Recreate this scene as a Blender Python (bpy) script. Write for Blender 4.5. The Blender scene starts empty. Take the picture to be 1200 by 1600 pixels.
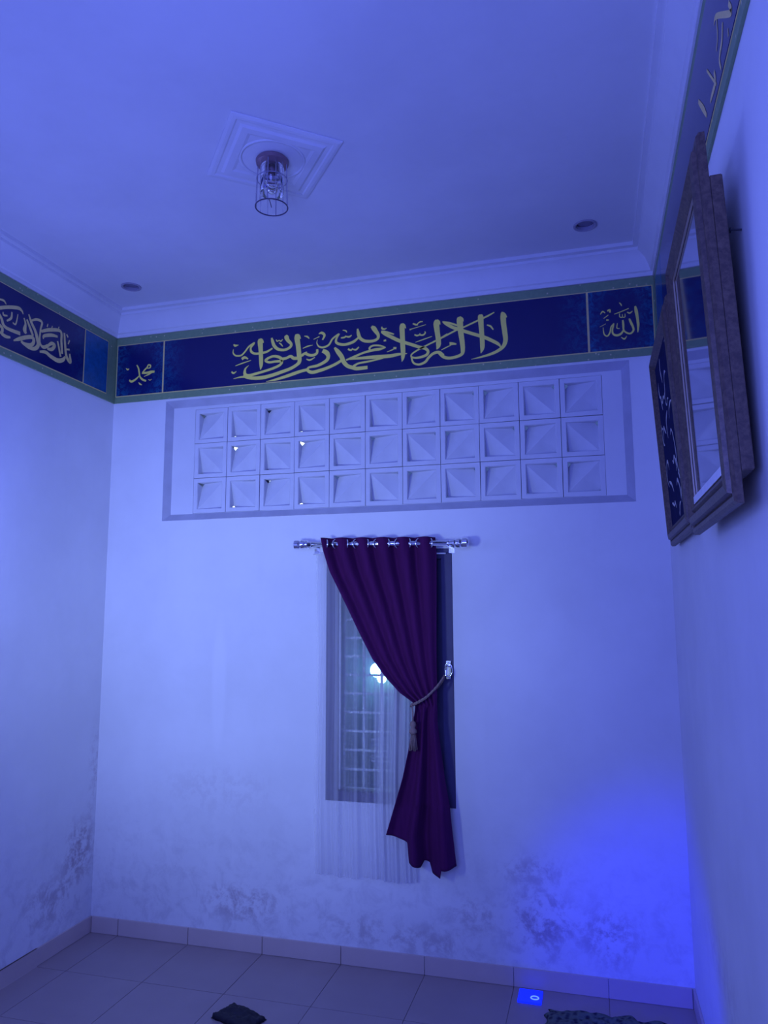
import bpy, bmesh, math, random
from mathutils import Vector, Matrix, noise
random.seed(7)
S = bpy.context.scene; COL = S.collection; PI = math.pi

# ---------------- camera, world, lights, exposure ----------------
cd = bpy.data.cameras.new('camera'); cam = bpy.data.objects.new('camera', cd); COL.objects.link(cam)
cd.sensor_fit = 'VERTICAL'; cd.sensor_height = 32.0; cd.lens = 1164.85 / 1600 * 32.0
cd.clip_start = 0.02; cd.clip_end = 100
cam.matrix_world = Matrix(((0.96309, 0.04017, 0.26616, 2.57435), (0.26915, -0.12751, -0.95462, -3.54382), (-0.00441, 0.99103, -0.13361, 1.62546), (0, 0, 0, 1)))
S.camera = cam

W, H, YF = 2.915, 3.324, -4.3          # room width, ceiling height, front wall behind the camera
wd = bpy.data.worlds.new('night'); S.world = wd; wd.use_nodes = True
wd.node_tree.nodes['Background'].inputs[0].default_value = (0.05, 0.09, 0.30, 1)
wd.node_tree.nodes['Background'].inputs[1].default_value = 1.0

def light(name, kind, loc, energy, color, target=None, **kw):
    l = bpy.data.lights.new(name, kind); l.energy = energy; l.color = color
    for k, v in kw.items(): setattr(l, k, v)
    o = bpy.data.objects.new(name, l); COL.objects.link(o); o.location = loc
    if target is not None:
        o.rotation_euler = (Vector(target) - Vector(loc)).to_track_quat('-Z', 'Y').to_euler()
    return o
light('wall_lamp_light', 'POINT', (0.25, -1.35, 2.05), 14, (0.16, 0.22, 0.95), shadow_soft_size=0.12)
light('cool_spot_light', 'SPOT', (0.95, -2.45, 1.5), 118, (0.35, 0.50, 0.78), (0.90, 0, 1.66), shadow_soft_size=0.15, spot_size=math.radians(84), spot_blend=1.0)
light('room_light', 'AREA', (1.9, -3.95, 1.9), 68, (0.115, 0.163, 0.88), (1.4, -0.9, 3.1), size=1.2)
light('blue_spot_light', 'SPOT', (2.25, -1.7, 0.42), 80, (0.001, 0.003, 1.0), (2.80, 0.0, 0.28), spot_size=math.radians(47), spot_blend=1.0, shadow_soft_size=0.08)
S.view_settings.view_transform = 'Standard'; S.view_settings.look = 'None'
S.view_settings.exposure = 0.0; S.view_settings.gamma = 1.0; S.view_settings.use_curve_mapping = False
MAIN_INK = [[[2196,3085,5.6],[2201,3065,13.1],[2203,3027,12.7],[2208,2980,12.3],[2210,2942,11.1],[2199,2913,9.3],[2173,2893,7.8],[2136,2879,6.7],[2088,2869,4.5],[2040,2862,0.8]],[[2194,3087,3.7],[2206,3076,7.5],[2219,3058,3.0]],[[2186,2909,1.9],[2174,2927,7.4],[2141,2949,8.6],[2105,2969,8.6],[2046,2994,8.3],[2002,3013,8.4],[1953,3035,8.4],[1916,3059,6.9],[1899,3073,2.7]],[[1899,3073,1.9],[1935,3061,5.0],[1976,3043,4.6]],[[2091,3088,7.6],[2091,3074,13.6],[2093,3020,12.4],[2096,2962,11.6],[2096,2916,10.5],[2088,2888,1.5]],[[2159,3091,2.6],[2129,3077,4.5],[2100,3066,4.5],[2077,3058,4.5],[2002,3030,4.2],[1968,3020,4.6],[1884,2984,4.6],[1850,2971,4.6]],[[1984,3088,7.7],[1986,3071,15.3],[1990,3012,13.7],[1997,2953,12.1],[1999,2914,10.6],[1994,2894,8.3],[1969,2883,7.6],[1932,2879,7.6],[1902,2888,8.0],[1879,2911,6.9]],[[1986,3088,3.8],[1997,3075,7.6],[2004,3061,2.3]],[[1933,2952,9.6],[1948,2952,6.9],[1967,2948,3.8]],[[1891,2925,1.9],[1914,2935,2.7],[1938,2944,2.3]],[[2121,3030,3.0],[2139,3021,4.5],[2152,3002,3.0]],[[1868,3086,5.4],[1867,3066,14.4],[1872,3018,12.9],[1877,2977,12.5],[1876,2949,11.4],[1867,2930,1.8]],[[1871,3085,3.6],[1880,3073,6.5],[1887,3058,1.8]],[[1688,3086,5.5],[1689,3067,13.2],[1691,3019,12.8],[1692,2975,12.8],[1694,2931,11.6],[1692,2902,8.0],[1687,2884,1.1]],[[1691,3085,3.7],[1700,3075,6.6],[1709,3058,2.2]],[[1579,3053,3.7],[1599,3040,8.1],[1636,3018,9.2],[1672,2997,9.1],[1709,2981,8.4],[1745,2966,8.3],[1780,2951,7.9],[1809,2941,7.9],[1823,2925,7.2],[1816,2908,7.2],[1790,2899,6.5],[1758,2897,5.4],[1737,2905,4.3],[1740,2919,4.0],[1766,2935,4.3],[1798,2949,4.3],[1834,2964,4.3],[1870,2978,3.9],[1923,3005,3.9]],[[1579,3057,3.0],[1610,3048,5.2],[1647,3033,3.3]],[[1900,2894,8.9],[1879,2914,7.8],[1851,2911,7.1],[1826,2892,6.8],[1808,2871,6.8],[1779,2861,5.7],[1754,2867,5.0],[1742,2882,4.7],[1737,2905,3.6]],[[1746,3079,3.3],[1760,3072,4.7],[1773,3069,2.5]],[[1764,3070,1.8],[1782,3083,3.3],[1798,3084,2.5]],[[1729,3048,4.7],[1745,3052,2.2],[1814,3066,1.6]],[[1754,3020,3.6],[1767,3013,4.3],[1781,3017,3.6],[1782,3024,2.2]],[[1781,3015,3.6],[1799,3013,4.3],[1810,3023,3.6],[1807,3031,1.8]],[[1759,2979,1.4],[1799,2989,2.9],[1845,3001,1.6]],[[1583,3081,2.2],[1584,3071,5.2],[1596,3066,4.4],[1608,3070,2.2]],[[1592,3004,4.4],[1605,3006,5.5]],[[1610,2943,1.7],[1636,2951,2.9],[1647,2956,2.6]],[[1643,2960,6.2],[1659,2958,6.2]],[[1527,3088,6.0],[1539,3077,12.0],[1549,3062,11.2],[1563,3038,8.4],[1559,3018,7.2],[1531,3009,7.6],[1491,3014,8.0],[1466,3032,8.5],[1456,3058,8.9],[1452,3084,4.0]],[[1458,3037,4.8],[1430,3016,7.3],[1389,3006,7.3],[1357,3010,7.3],[1336,3022,6.9],[1336,3042,5.7],[1353,3068,3.7]],[[1350,3067,4.9],[1315,3044,4.9],[1295,3014,5.3],[1266,3003,5.3],[1241,3009,4.5],[1228,3029,2.9],[1231,3049,1.2]],[[1361,3044,3.7],[1381,3045,4.9],[1389,3053,2.8]],[[1389,3049,3.3],[1406,3045,4.9],[1420,3053,2.8]],[[1371,3085,2.4],[1387,3080,3.7],[1394,3070,2.4]],[[1238,3079,2.5],[1255,3083,7.0],[1270,3068,6.6],[1259,3044,4.1]],[[1209,3052,1.5],[1242,3064,2.9]],[[1156,3076,1.7],[1173,3071,4.6],[1185,3059,2.5]],[[1149,3009,1.9],[1178,3018,3.7],[1205,3021,1.4]],[[1170,2949,2.5],[1189,2941,4.5],[1218,2953,1.9]],[[1400,2980,4.9],[1416,2972,4.8],[1426,2981,3.2]],[[1426,2976,3.2],[1444,2972,4.8],[1459,2985,3.6]],[[1603,2968,1.8],[1573,2980,4.4],[1536,2984,4.8],[1518,2975,5.6],[1517,2964,4.8]],[[1603,2968,2.9],[1573,2962,7.0],[1544,2961,7.4],[1510,2956,6.3],[1477,2949,5.6],[1435,2935,6.4],[1390,2921,4.5]],[[1398,2925,4.0],[1450,2924,6.0],[1511,2923,8.8],[1570,2921,9.9],[1630,2920,9.1],[1669,2924,7.5],[1715,2924,2.0]],[[1590,2912,3.2],[1511,2902,5.2],[1458,2897,5.2],[1430,2884,6.8]],[[1326,2995,4.9],[1344,2972,11.4],[1365,2942,12.2],[1377,2913,11.3],[1398,2889,10.1],[1430,2876,10.0],[1450,2870,9.6],[1506,2871,9.2]],[[1365,2922,7.3],[1332,2905,7.7],[1287,2889,8.2],[1246,2879,9.0],[1204,2873,9.0],[1179,2885,8.2],[1185,2901,6.2],[1233,2907,7.8],[1279,2927,9.0],[1292,2949,10.2],[1283,2971,12.7],[1260,2985,10.3]],[[1183,2891,7.4],[1141,2885,8.3],[1099,2875,9.1],[1049,2863,8.3],[993,2852,5.9],[942,2846,1.3]],[[1230,2996,6.2],[1229,2976,7.0],[1212,2966,7.4],[1187,2968,7.4],[1161,2979,7.1],[1145,2968,6.2]],[[1111,3091,5.4],[1115,3071,14.4],[1123,3024,13.2],[1129,2971,12.8],[1131,2939,10.7],[1117,2923,8.9],[1081,2905,8.9],[1026,2890,9.3],[971,2877,9.7],[916,2870,10.2],[860,2873,9.1],[822,2884,8.4],[811,2895,7.3]],[[1115,3090,3.6],[1126,3080,7.2],[1136,3063,2.1]],[[1120,2958,8.9],[1098,2960,8.9],[1080,2972,7.9],[1054,2964,7.5],[1025,2962,7.9]],[[1135,2963,6.1],[1156,2979,6.0],[1174,2984,5.3]],[[1033,2949,7.2],[1029,2963,7.9],[1010,2976,7.9],[981,2982,6.5],[951,2974,6.9],[937,2962,6.9],[959,2951,6.2],[996,2952,6.5],[1029,2949,7.9],[1022,2932,7.2],[989,2918,7.2],[934,2905,6.9],[886,2896,7.3],[841,2889,8.0],[818,2898,9.2],[819,2927,5.5],[840,2946,1.1]],[[815,2884,5.5],[784,2884,4.0],[750,2879,0.9]],[[901,3088,7.3],[903,3072,14.7],[907,3029,12.8],[910,2975,12.0],[911,2939,9.8],[908,2915,1.8]],[[904,3088,3.7],[914,3078,6.6],[923,3063,2.2]],[[1049,3090,7.2],[1055,3081,12.6],[1064,3062,10.1],[1083,3039,7.9],[1076,3022,7.5],[1046,3011,7.2],[1010,3018,8.0],[987,3038,9.1],[976,3064,8.4],[970,3086,4.7]],[[976,3027,4.4],[943,3011,6.2],[913,3007,6.6],[876,3007,6.2],[853,3020,6.6],[849,3042,5.5],[864,3062,6.3],[871,3071,3.3]],[[867,3067,5.5],[837,3050,4.8],[815,3024,4.8],[793,3006,4.8],[762,3007,4.4],[745,3024,3.7],[746,3045,1.5]],[[746,3072,3.0],[757,3064,6.3],[776,3066,1.5]],[[996,3073,2.5],[1003,3063,3.3],[1014,3067,2.5],[1024,3061,3.3],[1034,3071,2.2]],[[1013,3053,2.2],[1024,3045,4.0],[1035,3031,2.2]],[[797,2984,7.4],[814,2992,7.4],[835,2981,2.9]],[[760,2950,1.7],[802,2961,3.3],[852,2972,1.7]],[[738,2920,4.4],[750,2910,4.8],[767,2919,2.2]]]
RIGHT_INK = [[[2817,3045,3.7],[2820,3023,7.4],[2824,2988,6.2],[2826,2952,5.7],[2823,2916,2.0]],[[2788,2987,3.7],[2794,2968,5.5],[2802,2946,5.0],[2804,2928,4.5],[2791,2914,4.2],[2775,2918,4.2],[2761,2933,3.7],[2760,2959,5.0],[2759,2983,3.7]],[[2762,2938,3.0],[2749,2918,5.0],[2729,2911,5.5],[2713,2920,4.5],[2710,2938,3.8],[2715,2959,3.8],[2718,2972,2.5]],[[2718,2969,3.0],[2705,2955,3.0],[2699,2929,3.3],[2686,2912,3.5],[2672,2924,3.0],[2669,2956,1.5]],[[2722,3016,1.8],[2754,3025,2.3],[2788,3037,1.7]],[[2673,3000,1.5],[2695,3015,2.0]],[[2654,2960,1.0],[2682,2973,1.1]],[[2685,2991,4.5],[2697,2990,1.8]],[[2691,3035,3.8],[2702,3039,4.5],[2703,3026,3.3]],[[2659,3022,1.8],[2670,3035,3.3],[2681,3026,1.8]],[[2747,3070,1.8],[2753,3062,2.8],[2757,3052,1.3]],[[2746,3016,1.8],[2746,3000,2.3],[2757,2997,2.2],[2758,3012,1.5]],[[2759,2996,2.2],[2769,2997,2.2],[2770,3013,1.5]],[[2780,3020,2.0],[2791,3013,3.7],[2804,3022,1.5]],[[2734,2970,1.5],[2731,2947,2.5],[2743,2943,1.7]],[[2748,2900,1.7],[2762,2890,3.7],[2773,2903,1.2]]]
LEFT_INK = [[[146,3015,3.1],[158,2994,4.5],[164,2969,4.7],[169,2946,4.7],[186,2927,5.7],[210,2916,5.2]],[[163,2949,3.1],[145,2933,5.2],[118,2921,6.5],[101,2931,4.5]],[[182,2962,2.1],[197,2980,4.4],[213,2994,4.4],[221,3008,3.9],[234,3004,4.4],[232,2991,3.9],[213,2989,2.1]],[[182,2966,6.5],[209,2963,6.5],[241,2966,7.3],[262,2965,5.7]],[[196,2943,1.6],[226,2953,3.9],[247,2962,2.6]],[[77,3002,1.6],[89,2993,4.7],[98,2999,1.3]],[[162,2912,1.8],[173,2901,4.4],[185,2895,1.3]],[[224,2924,1.0],[235,2918,1.8],[246,2924,1.0]]]
LEFTWALL_INK = [[[-883,3013,7.9],[-831,3038,8.1],[-772,3058,8.3],[-747,3055,6.3],[-736,3041,2.1]],[[-881,2984,5.9],[-866,2968,7.9],[-850,2942,8.0],[-818,2936,8.1],[-747,2941,9.1]],[[-877,2935,7.9],[-858,2925,7.9],[-861,2902,7.9],[-874,2904,3.9]],[[-860,2899,7.9],[-833,2895,8.0],[-806,2901,4.8]],[[-860,3003,3.2],[-855,2990,4.8],[-832,2996,3.2]],[[-834,2970,4.0],[-809,2994,6.1],[-807,3024,4.1]],[[-798,2976,3.3],[-779,2976,4.1],[-769,3028,2.5]],[[-701,3055,4.3],[-681,3022,7.7],[-653,2991,8.6],[-635,2956,10.9],[-627,2928,10.9],[-646,2903,9.5],[-685,2893,7.2],[-730,2903,7.5]],[[-786,2893,3.3],[-750,2914,9.1],[-708,2937,9.3],[-670,2951,9.4],[-658,2936,9.5],[-672,2912,9.4],[-715,2901,8.4],[-740,2907,6.2]],[[-730,3025,4.2],[-718,3000,6.3],[-721,2969,11.8],[-710,2955,6.3]],[[-711,3025,5.5],[-682,2984,7.7],[-665,2960,6.4]],[[-686,3027,4.3],[-647,3050,6.5],[-611,3049,6.6],[-618,3008,5.3],[-619,2954,5.2],[-607,2932,6.6],[-586,2931,8.8],[-561,2948,8.0]],[[-613,3002,6.6],[-552,3033,9.0],[-477,3053,7.9],[-467,3001,7.9],[-457,2941,7.9]],[[-595,2970,3.5],[-591,2987,7.5],[-539,3010,8.6],[-496,3018,5.5]],[[-566,2942,5.8],[-536,2968,9.0],[-514,2964,9.1],[-534,2938,9.0],[-565,2931,5.8]],[[-495,2995,5.5],[-480,2957,6.5],[-467,2922,6.5]],[[-615,2898,5.2],[-574,2909,8.9],[-541,2901,9.9],[-487,2896,11.5],[-449,2912,10.2],[-434,2933,6.1]],[[-449,3055,6.1],[-438,2991,8.0],[-423,2937,9.4],[-393,2919,9.5],[-402,2960,6.2]],[[-432,3054,4.7],[-420,3042,4.7]],[[-417,3007,3.8],[-407,3031,4.3]],[[-431,2974,4.2],[-403,2982,4.8]],[[-574,3040,4.0],[-570,3057,2.7]],[[-542,3044,3.2],[-538,3058,2.7]],[[-494,3062,3.2],[-490,3072,2.8]],[[-887,3053,3.9],[-860,3057,5.2],[-845,3045,2.4]]]
RIGHTWALL_INK = [[[-1960,2916,6.2],[-1975,2880,7.2],[-1828,2996,6.4],[-1794,3002,4.6]],[[-1887,2931,6.0],[-1868,2902,8.0],[-1828,2888,6.9],[-1840,2852,3.7]],[[-1756,2910,6.0],[-1761,2877,8.7],[-1705,2880,7.7],[-1685,2879,4.2]],[[-1517,3002,5.7],[-1581,2935,9.2],[-1625,2884,5.2]],[[-1937,2875,2.9],[-1937,2855,4.0]],[[-1667,2981,3.6],[-1774,2862,3.9]],[[-1828,2996,3.8],[-1825,2946,4.5],[-1800,2928,3.2]]]
CUR_L = [[1.285,1.999],[1.299,1.929],[1.333,1.827],[1.407,1.686],[1.475,1.553],[1.552,1.409],[1.618,1.323],[1.686,1.254],[1.759,1.204],[1.759,1.186],[1.749,1.122],[1.727,1.0],[1.699,0.876],[1.664,0.761],[1.621,0.623]]
CUR_R = [[1.861,1.984],[1.866,1.914],[1.865,1.793],[1.86,1.474],[1.86,1.241],[1.859,1.189],[1.858,1.126],[1.872,1.007],[1.89,0.864],[1.909,0.754],[1.919,0.644],[1.934,0.501]]
CUR_B = [[1.621,0.623],[1.672,0.607],[1.723,0.586],[1.713,0.505],[1.776,0.488],[1.788,0.511],[1.814,0.502],[1.826,0.462],[1.869,0.452],[1.873,0.485],[1.934,0.501]]
# ---------------- material helpers ----------------
def new_mat(name):
    m = bpy.data.materials.new(name); m.use_nodes = True
    nt = m.node_tree; nt.nodes.clear()
    out = nt.nodes.new('ShaderNodeOutputMaterial'); b = nt.nodes.new('ShaderNodeBsdfPrincipled')
    nt.links.new(b.outputs[0], out.inputs[0]); return m, nt, b
def tc(nt, kind='Object'): return nt.nodes.new('ShaderNodeTexCoord').outputs[kind]
def nz(nt, vec, scale, detail=4, rough=0.55, dist=0.0):
    n = nt.nodes.new('ShaderNodeTexNoise'); n.inputs['Scale'].default_value = scale; n.inputs['Detail'].default_value = detail
    n.inputs['Roughness'].default_value = rough; n.inputs['Distortion'].default_value = dist
    nt.links.new(vec, n.inputs['Vector']); return n.outputs[0]
def mapr(nt, v, a, b, c=0.0, d=1.0):
    n = nt.nodes.new('ShaderNodeMapRange'); n.interpolation_type = 'SMOOTHSTEP'
    for i, x in enumerate((a, b, c, d)): n.inputs[i + 1].default_value = x
    nt.links.new(v, n.inputs[0]); return n.outputs[0]
def mth(nt, op, a, b=None):
    n = nt.nodes.new('ShaderNodeMath'); n.operation = op
    for i, x in enumerate((a, b)):
        if x is None: continue
        if isinstance(x, (int, float)): n.inputs[i].default_value = x
        else: nt.links.new(x, n.inputs[i])
    return n.outputs[0]
def mixc(nt, f, a, b):
    n = nt.nodes.new('ShaderNodeMix'); n.data_type = 'RGBA'
    if isinstance(f, (int, float)): n.inputs[0].default_value = f
    else: nt.links.new(f, n.inputs[0])
    for i, x in ((6, a), (7, b)):
        if isinstance(x, tuple): n.inputs[i].default_value = (*x, 1)
        else: nt.links.new(x, n.inputs[i])
    return n.outputs[2]
def scalev(nt, vec, s):
    n = nt.nodes.new('ShaderNodeMapping'); n.inputs['Scale'].default_value = s; nt.links.new(vec, n.inputs[0]); return n.outputs[0]
def bump(nt, b, h, strength=0.3, dist=0.005):
    n = nt.nodes.new('ShaderNodeBump'); n.inputs['Strength'].default_value = strength; n.inputs['Distance'].default_value = dist
    nt.links.new(h, n.inputs['Height']); nt.links.new(n.outputs[0], b.inputs['Normal'])
def simple(name, col, rough=0.6, metal=0.0, var=0.12, scale=30, bmp=0.0, **kw):
    m, nt, b = new_mat(name); t = tc(nt); n = nz(nt, t, scale)
    nt.links.new(mixc(nt, n, tuple(max(0, c * (1 - var)) for c in col), tuple(min(1, c * (1 + var)) for c in col)), b.inputs['Base Color'])
    b.inputs['Roughness'].default_value = rough; b.inputs['Metallic'].default_value = metal
    for k, v in kw.items(): b.inputs[k.replace('_', ' ')].default_value = v
    if bmp: bump(nt, b, n, bmp, 0.002)
    return m
def emit(name, col, strength):
    m, nt, b = new_mat(name); b.inputs['Base Color'].default_value = (*col, 1)
    b.inputs['Emission Color'].default_value = (*col, 1); b.inputs['Emission Strength'].default_value = strength; return m

def wall_mat(name, base, spots, patches=(), grime=0.0):
    m, nt, b = new_mat(name); t = tc(nt)
    big = nz(nt, t, 1.3, 5, 0.6); c = mixc(nt, mapr(nt, big, 0.3, 0.7), tuple(x * 0.93 for x in base), tuple(min(1, x * 1.04) for x in base))
    streak = nz(nt, scalev(nt, t, (9, 9, 0.9)), 1.0, 5, 0.65)
    c = mixc(nt, mapr(nt, streak, 0.55, 0.8, 0, 0.10), c, tuple(x * 0.72 for x in base))
    fine = nz(nt, t, 11, 6, 0.7, 0.4); fine2 = nz(nt, t, 30, 5, 0.7)
    sx = nt.nodes.new('ShaderNodeSeparateXYZ'); nt.links.new(t, sx.inputs[0])
    if grime:   # rising damp, only as high as it reaches
        lowf = mapr(nt, sx.outputs[2], 0.1, 0.85, 1, 0)
        c = mixc(nt, mth(nt, 'MULTIPLY', mth(nt, 'MULTIPLY', lowf, mapr(nt, fine, 0.42, 0.72)), grime), c, (0.36, 0.33, 0.38))
    for (p, r, s) in spots:   # flaking damp stains
        d = nt.nodes.new('ShaderNodeVectorMath'); d.operation = 'SUBTRACT'; nt.links.new(t, d.inputs[0]); d.inputs[1].default_value = p
        e = nt.nodes.new('ShaderNodeVectorMath'); e.operation = 'MULTIPLY'; nt.links.new(d.outputs[0], e.inputs[0]); e.inputs[1].default_value = tuple(1 / q for q in r)
        l = nt.nodes.new('ShaderNodeVectorMath'); l.operation = 'LENGTH'; nt.links.new(e.outputs[0], l.inputs[0])
        f = mth(nt, 'MULTIPLY', mapr(nt, l.outputs['Value'], 0.15, 1.0, 1, 0), mapr(nt, mth(nt, 'ADD', mth(nt, 'MULTIPLY', fine, 0.6), mth(nt, 'MULTIPLY', fine2, 0.4)), 0.45, 0.58))
        c = mixc(nt, mth(nt, 'MULTIPLY', f, s), c, (0.40, 0.31, 0.34))
    for (p, r, s) in patches:  # paler soft-edged ovals mixed into the base tone
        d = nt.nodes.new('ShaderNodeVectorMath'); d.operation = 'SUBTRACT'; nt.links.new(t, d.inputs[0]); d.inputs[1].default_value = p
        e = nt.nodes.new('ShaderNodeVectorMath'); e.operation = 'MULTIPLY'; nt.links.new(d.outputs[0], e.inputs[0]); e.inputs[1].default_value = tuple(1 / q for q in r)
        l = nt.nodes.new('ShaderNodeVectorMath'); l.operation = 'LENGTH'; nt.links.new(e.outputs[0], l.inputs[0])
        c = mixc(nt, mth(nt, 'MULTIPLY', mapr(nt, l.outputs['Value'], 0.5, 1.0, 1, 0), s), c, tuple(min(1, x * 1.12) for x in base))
    nt.links.new(c, b.inputs['Base Color']); b.inputs['Roughness'].default_value = 0.85
    bump(nt, b, mth(nt, 'ADD', fine2, fine), 0.12, 0.004); return m

WALL = (0.80, 0.80, 0.80)
M = {}
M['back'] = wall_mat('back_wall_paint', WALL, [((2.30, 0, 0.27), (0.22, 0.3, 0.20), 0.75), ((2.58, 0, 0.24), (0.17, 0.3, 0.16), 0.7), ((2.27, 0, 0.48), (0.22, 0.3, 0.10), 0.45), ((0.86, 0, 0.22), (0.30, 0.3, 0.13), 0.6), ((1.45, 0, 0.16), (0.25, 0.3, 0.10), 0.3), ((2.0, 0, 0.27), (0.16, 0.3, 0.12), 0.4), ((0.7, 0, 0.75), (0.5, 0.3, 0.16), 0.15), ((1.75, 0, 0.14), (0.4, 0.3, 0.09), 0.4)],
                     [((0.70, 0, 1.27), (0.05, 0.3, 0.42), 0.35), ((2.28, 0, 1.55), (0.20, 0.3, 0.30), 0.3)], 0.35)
M['left'] = wall_mat('left_wall_paint', WALL, [((0, -0.12, 0.43), (0.3, 0.17, 0.22), 0.85), ((0, -0.3, 0.25), (0.3, 0.3, 0.16), 0.5), ((0, -0.03, 0.8), (0.3, 0.06, 0.35), 0.4)], (), 0.35)
M['right'] = wall_mat('right_wall_paint', WALL, [((W, -0.8, 0.5), (0.3, 0.5, 0.2), 0.2)], (), 0.1)
M['ceil'] = wall_mat('ceiling_paint', (0.78, 0.78, 0.79), [], ())
M['plaster'] = wall_mat('vent_plaster', (0.74, 0.74, 0.76), [])
M['block'] = simple('block_paint', (0.68, 0.68, 0.72), 0.9, var=0.08, scale=14, bmp=0.3)
M['cement'] = simple('dirty_cement', (0.46, 0.46, 0.53), 0.9, var=0.25, scale=9, bmp=0.4)
M['tile'] = simple('floor_tile_glaze', (0.37, 0.29, 0.27), 0.30, var=0.10, scale=5)
M['skirt'] = simple('skirting_tile_glaze', (0.62, 0.50, 0.45), 0.35, var=0.08, scale=6)
M['grout'] = simple('grout', (0.30, 0.24, 0.23), 0.9)
M['dark'] = simple('low_bounce_dark', (0.10, 0.07, 0.06), 0.7, var=0.3, scale=4)  # dark tone made up for the unseen front wall to cut bounced light
M['gold'] = simple('gold_line', (0.80, 0.66, 0.24), 0.5, var=0.15, scale=60)
M['ink'] = simple('gold_ink', (0.98, 0.85, 0.16), 0.5, var=0.08, scale=40)
M['steel'] = simple('chrome', (0.85, 0.85, 0.88), 0.18, 1.0, var=0.05)
M['cord'] = simple('tassel_cord', (0.24, 0.16, 0.14), 0.8, var=0.4, scale=160, bmp=0.5)
M['wood'] = simple('dark_window_wood', (0.06, 0.05, 0.13), 0.6, var=0.3, scale=12)
M['lampmetal'] = simple('lamp_bronze', (0.30, 0.19, 0.22), 0.4, 0.5)
M['wire'] = simple('lamp_wire', (0.10, 0.08, 0.14), 0.4, 0.6)
M['rodm'] = simple('pale_lamp_rod', (0.32, 0.30, 0.38), 0.5)
M['down'] = simple('downlight_rim', (0.36, 0.34, 0.42), 0.6)
M['downin'] = simple('downlight_lens', (0.22, 0.20, 0.30), 0.5)
M['black'] = simple('black_cloth', (0.012, 0.012, 0.02), 0.7, bmp=0.5)
M['iron'] = simple('painted_grille_iron', (0.9, 0.9, 0.92), 0.5)
M['nail'] = simple('nail_iron', (0.03, 0.03, 0.05), 0.5)
M['white'] = simple('white_paint', (0.8, 0.8, 0.82), 0.6)
M['ext'] = simple('neighbour_wall', (0.16, 0.22, 0.24), 0.9, var=0.2, scale=3)
M['lit'] = emit('added_glow', (0.80, 0.95, 1.0), 2.2)
M['bulb'] = emit('outdoor_bulb', (0.45, 0.95, 1.0), 26)
M['led'] = emit('blue_led', (0.005, 0.02, 1.0), 1.1)
M['ledring'] = emit('blue_led_ring', (0.10, 0.22, 1.0), 1.6)

def border_mat():
    m, nt, b = new_mat('banner_border_green'); t = tc(nt); n = nz(nt, t, 55, 3)
    c = mixc(nt, n, (0.17, 0.27, 0.14), (0.25, 0.36, 0.19))
    v = nt.nodes.new('ShaderNodeTexVoronoi'); v.inputs['Scale'].default_value = 28; nt.links.new(t, v.inputs['Vector'])
    c = mixc(nt, mapr(nt, v.outputs['Distance'], 0.05, 0.16, 0.8, 0), c, (0.75, 0.66, 0.38))
    nt.links.new(c, b.inputs['Base Color']); b.inputs['Roughness'].default_value = 0.5; return m
def panel_mat(name, ax, edge0, edge1, amount, teal=(0.01, 0.13, 0.27)):
    # floral mottling printed at the ends of each panel; ax = generated axis along the panel
    m, nt, b = new_mat(name); t = tc(nt); g = tc(nt, 'Generated')
    sx = nt.nodes.new('ShaderNodeSeparateXYZ'); nt.links.new(g, sx.inputs[0])
    u = mth(nt, 'ABSOLUTE', mth(nt, 'SUBTRACT', sx.outputs[ax], 0.5)); v = mth(nt, 'ABSOLUTE', mth(nt, 'SUBTRACT', sx.outputs[2], 0.5))
    e = mth(nt, 'ADD', mapr(nt, u, edge0, edge1), mth(nt, 'MULTIPLY', mapr(nt, v, 0.25, 0.5), 0.4 if amount > 0.6 else 0.0))
    n = nz(nt, t, 38, 5, 0.75, 0.8)
    f = mth(nt, 'MULTIPLY', mth(nt, 'MULTIPLY', mapr(nt, n, 0.38, 0.66), e), amount)
    c = mixc(nt, f, (0.009, 0.012, 0.105), teal)
    nt.links.new(c, b.inputs['Base Color']); b.inputs['Roughness'].default_value = 0.2; return m
M['border'] = border_mat()
M['pan_long'] = panel_mat('navy_panel_long', 0, 0.43, 0.5, 0.5)
M['pan_small'] = panel_mat('navy_panel_small', 0, 0.15, 0.5, 0.8)
M['pan_long_y'] = panel_mat('navy_panel_side', 1, 0.45, 0.5, 0.3)
M['pan_teal'] = simple('teal_panel', (0.012, 0.11, 0.27), 0.25, var=0.45, scale=40)

def frame_mat():
    m, nt, b = new_mat('antique_gilt_wood'); t = tc(nt); n = nz(nt, scalev(nt, t, (3, 3, 3)), 24, 5, 0.7)
    c = mixc(nt, mapr(nt, n, 0.35, 0.68), (0.075, 0.048, 0.042), (0.15, 0.10, 0.072))
    nt.links.new(c, b.inputs['Base Color']); b.inputs['Roughness'].default_value = 0.42; b.inputs['Metallic'].default_value = 0.25
    bump(nt, b, n, 0.3, 0.003); return m
M['gilt'] = frame_mat()
def mirror_mat():
    m, nt, b = new_mat('old_mirror_glass'); n = nz(nt, tc(nt), 6, 4)
    nt.links.new(mixc(nt, n, (0.60, 0.60, 0.66), (0.72, 0.72, 0.78)), b.inputs['Base Color'])
    b.inputs['Metallic'].default_value = 1.0; b.inputs['Roughness'].default_value = 0.05; return m
M['mirror'] = mirror_mat(); M['liner'] = simple('worn_gilt_slip', (0.42, 0.34, 0.24), 0.4, 0.3)
M['print'] = simple('dark_blue_print', (0.008, 0.009, 0.06), 0.9, var=0.6, scale=25, Specular_IOR_Level=0.1)
M['printink'] = simple('pale_print_ink', (0.50, 0.50, 0.50), 0.5, var=0.4, scale=30)

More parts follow.
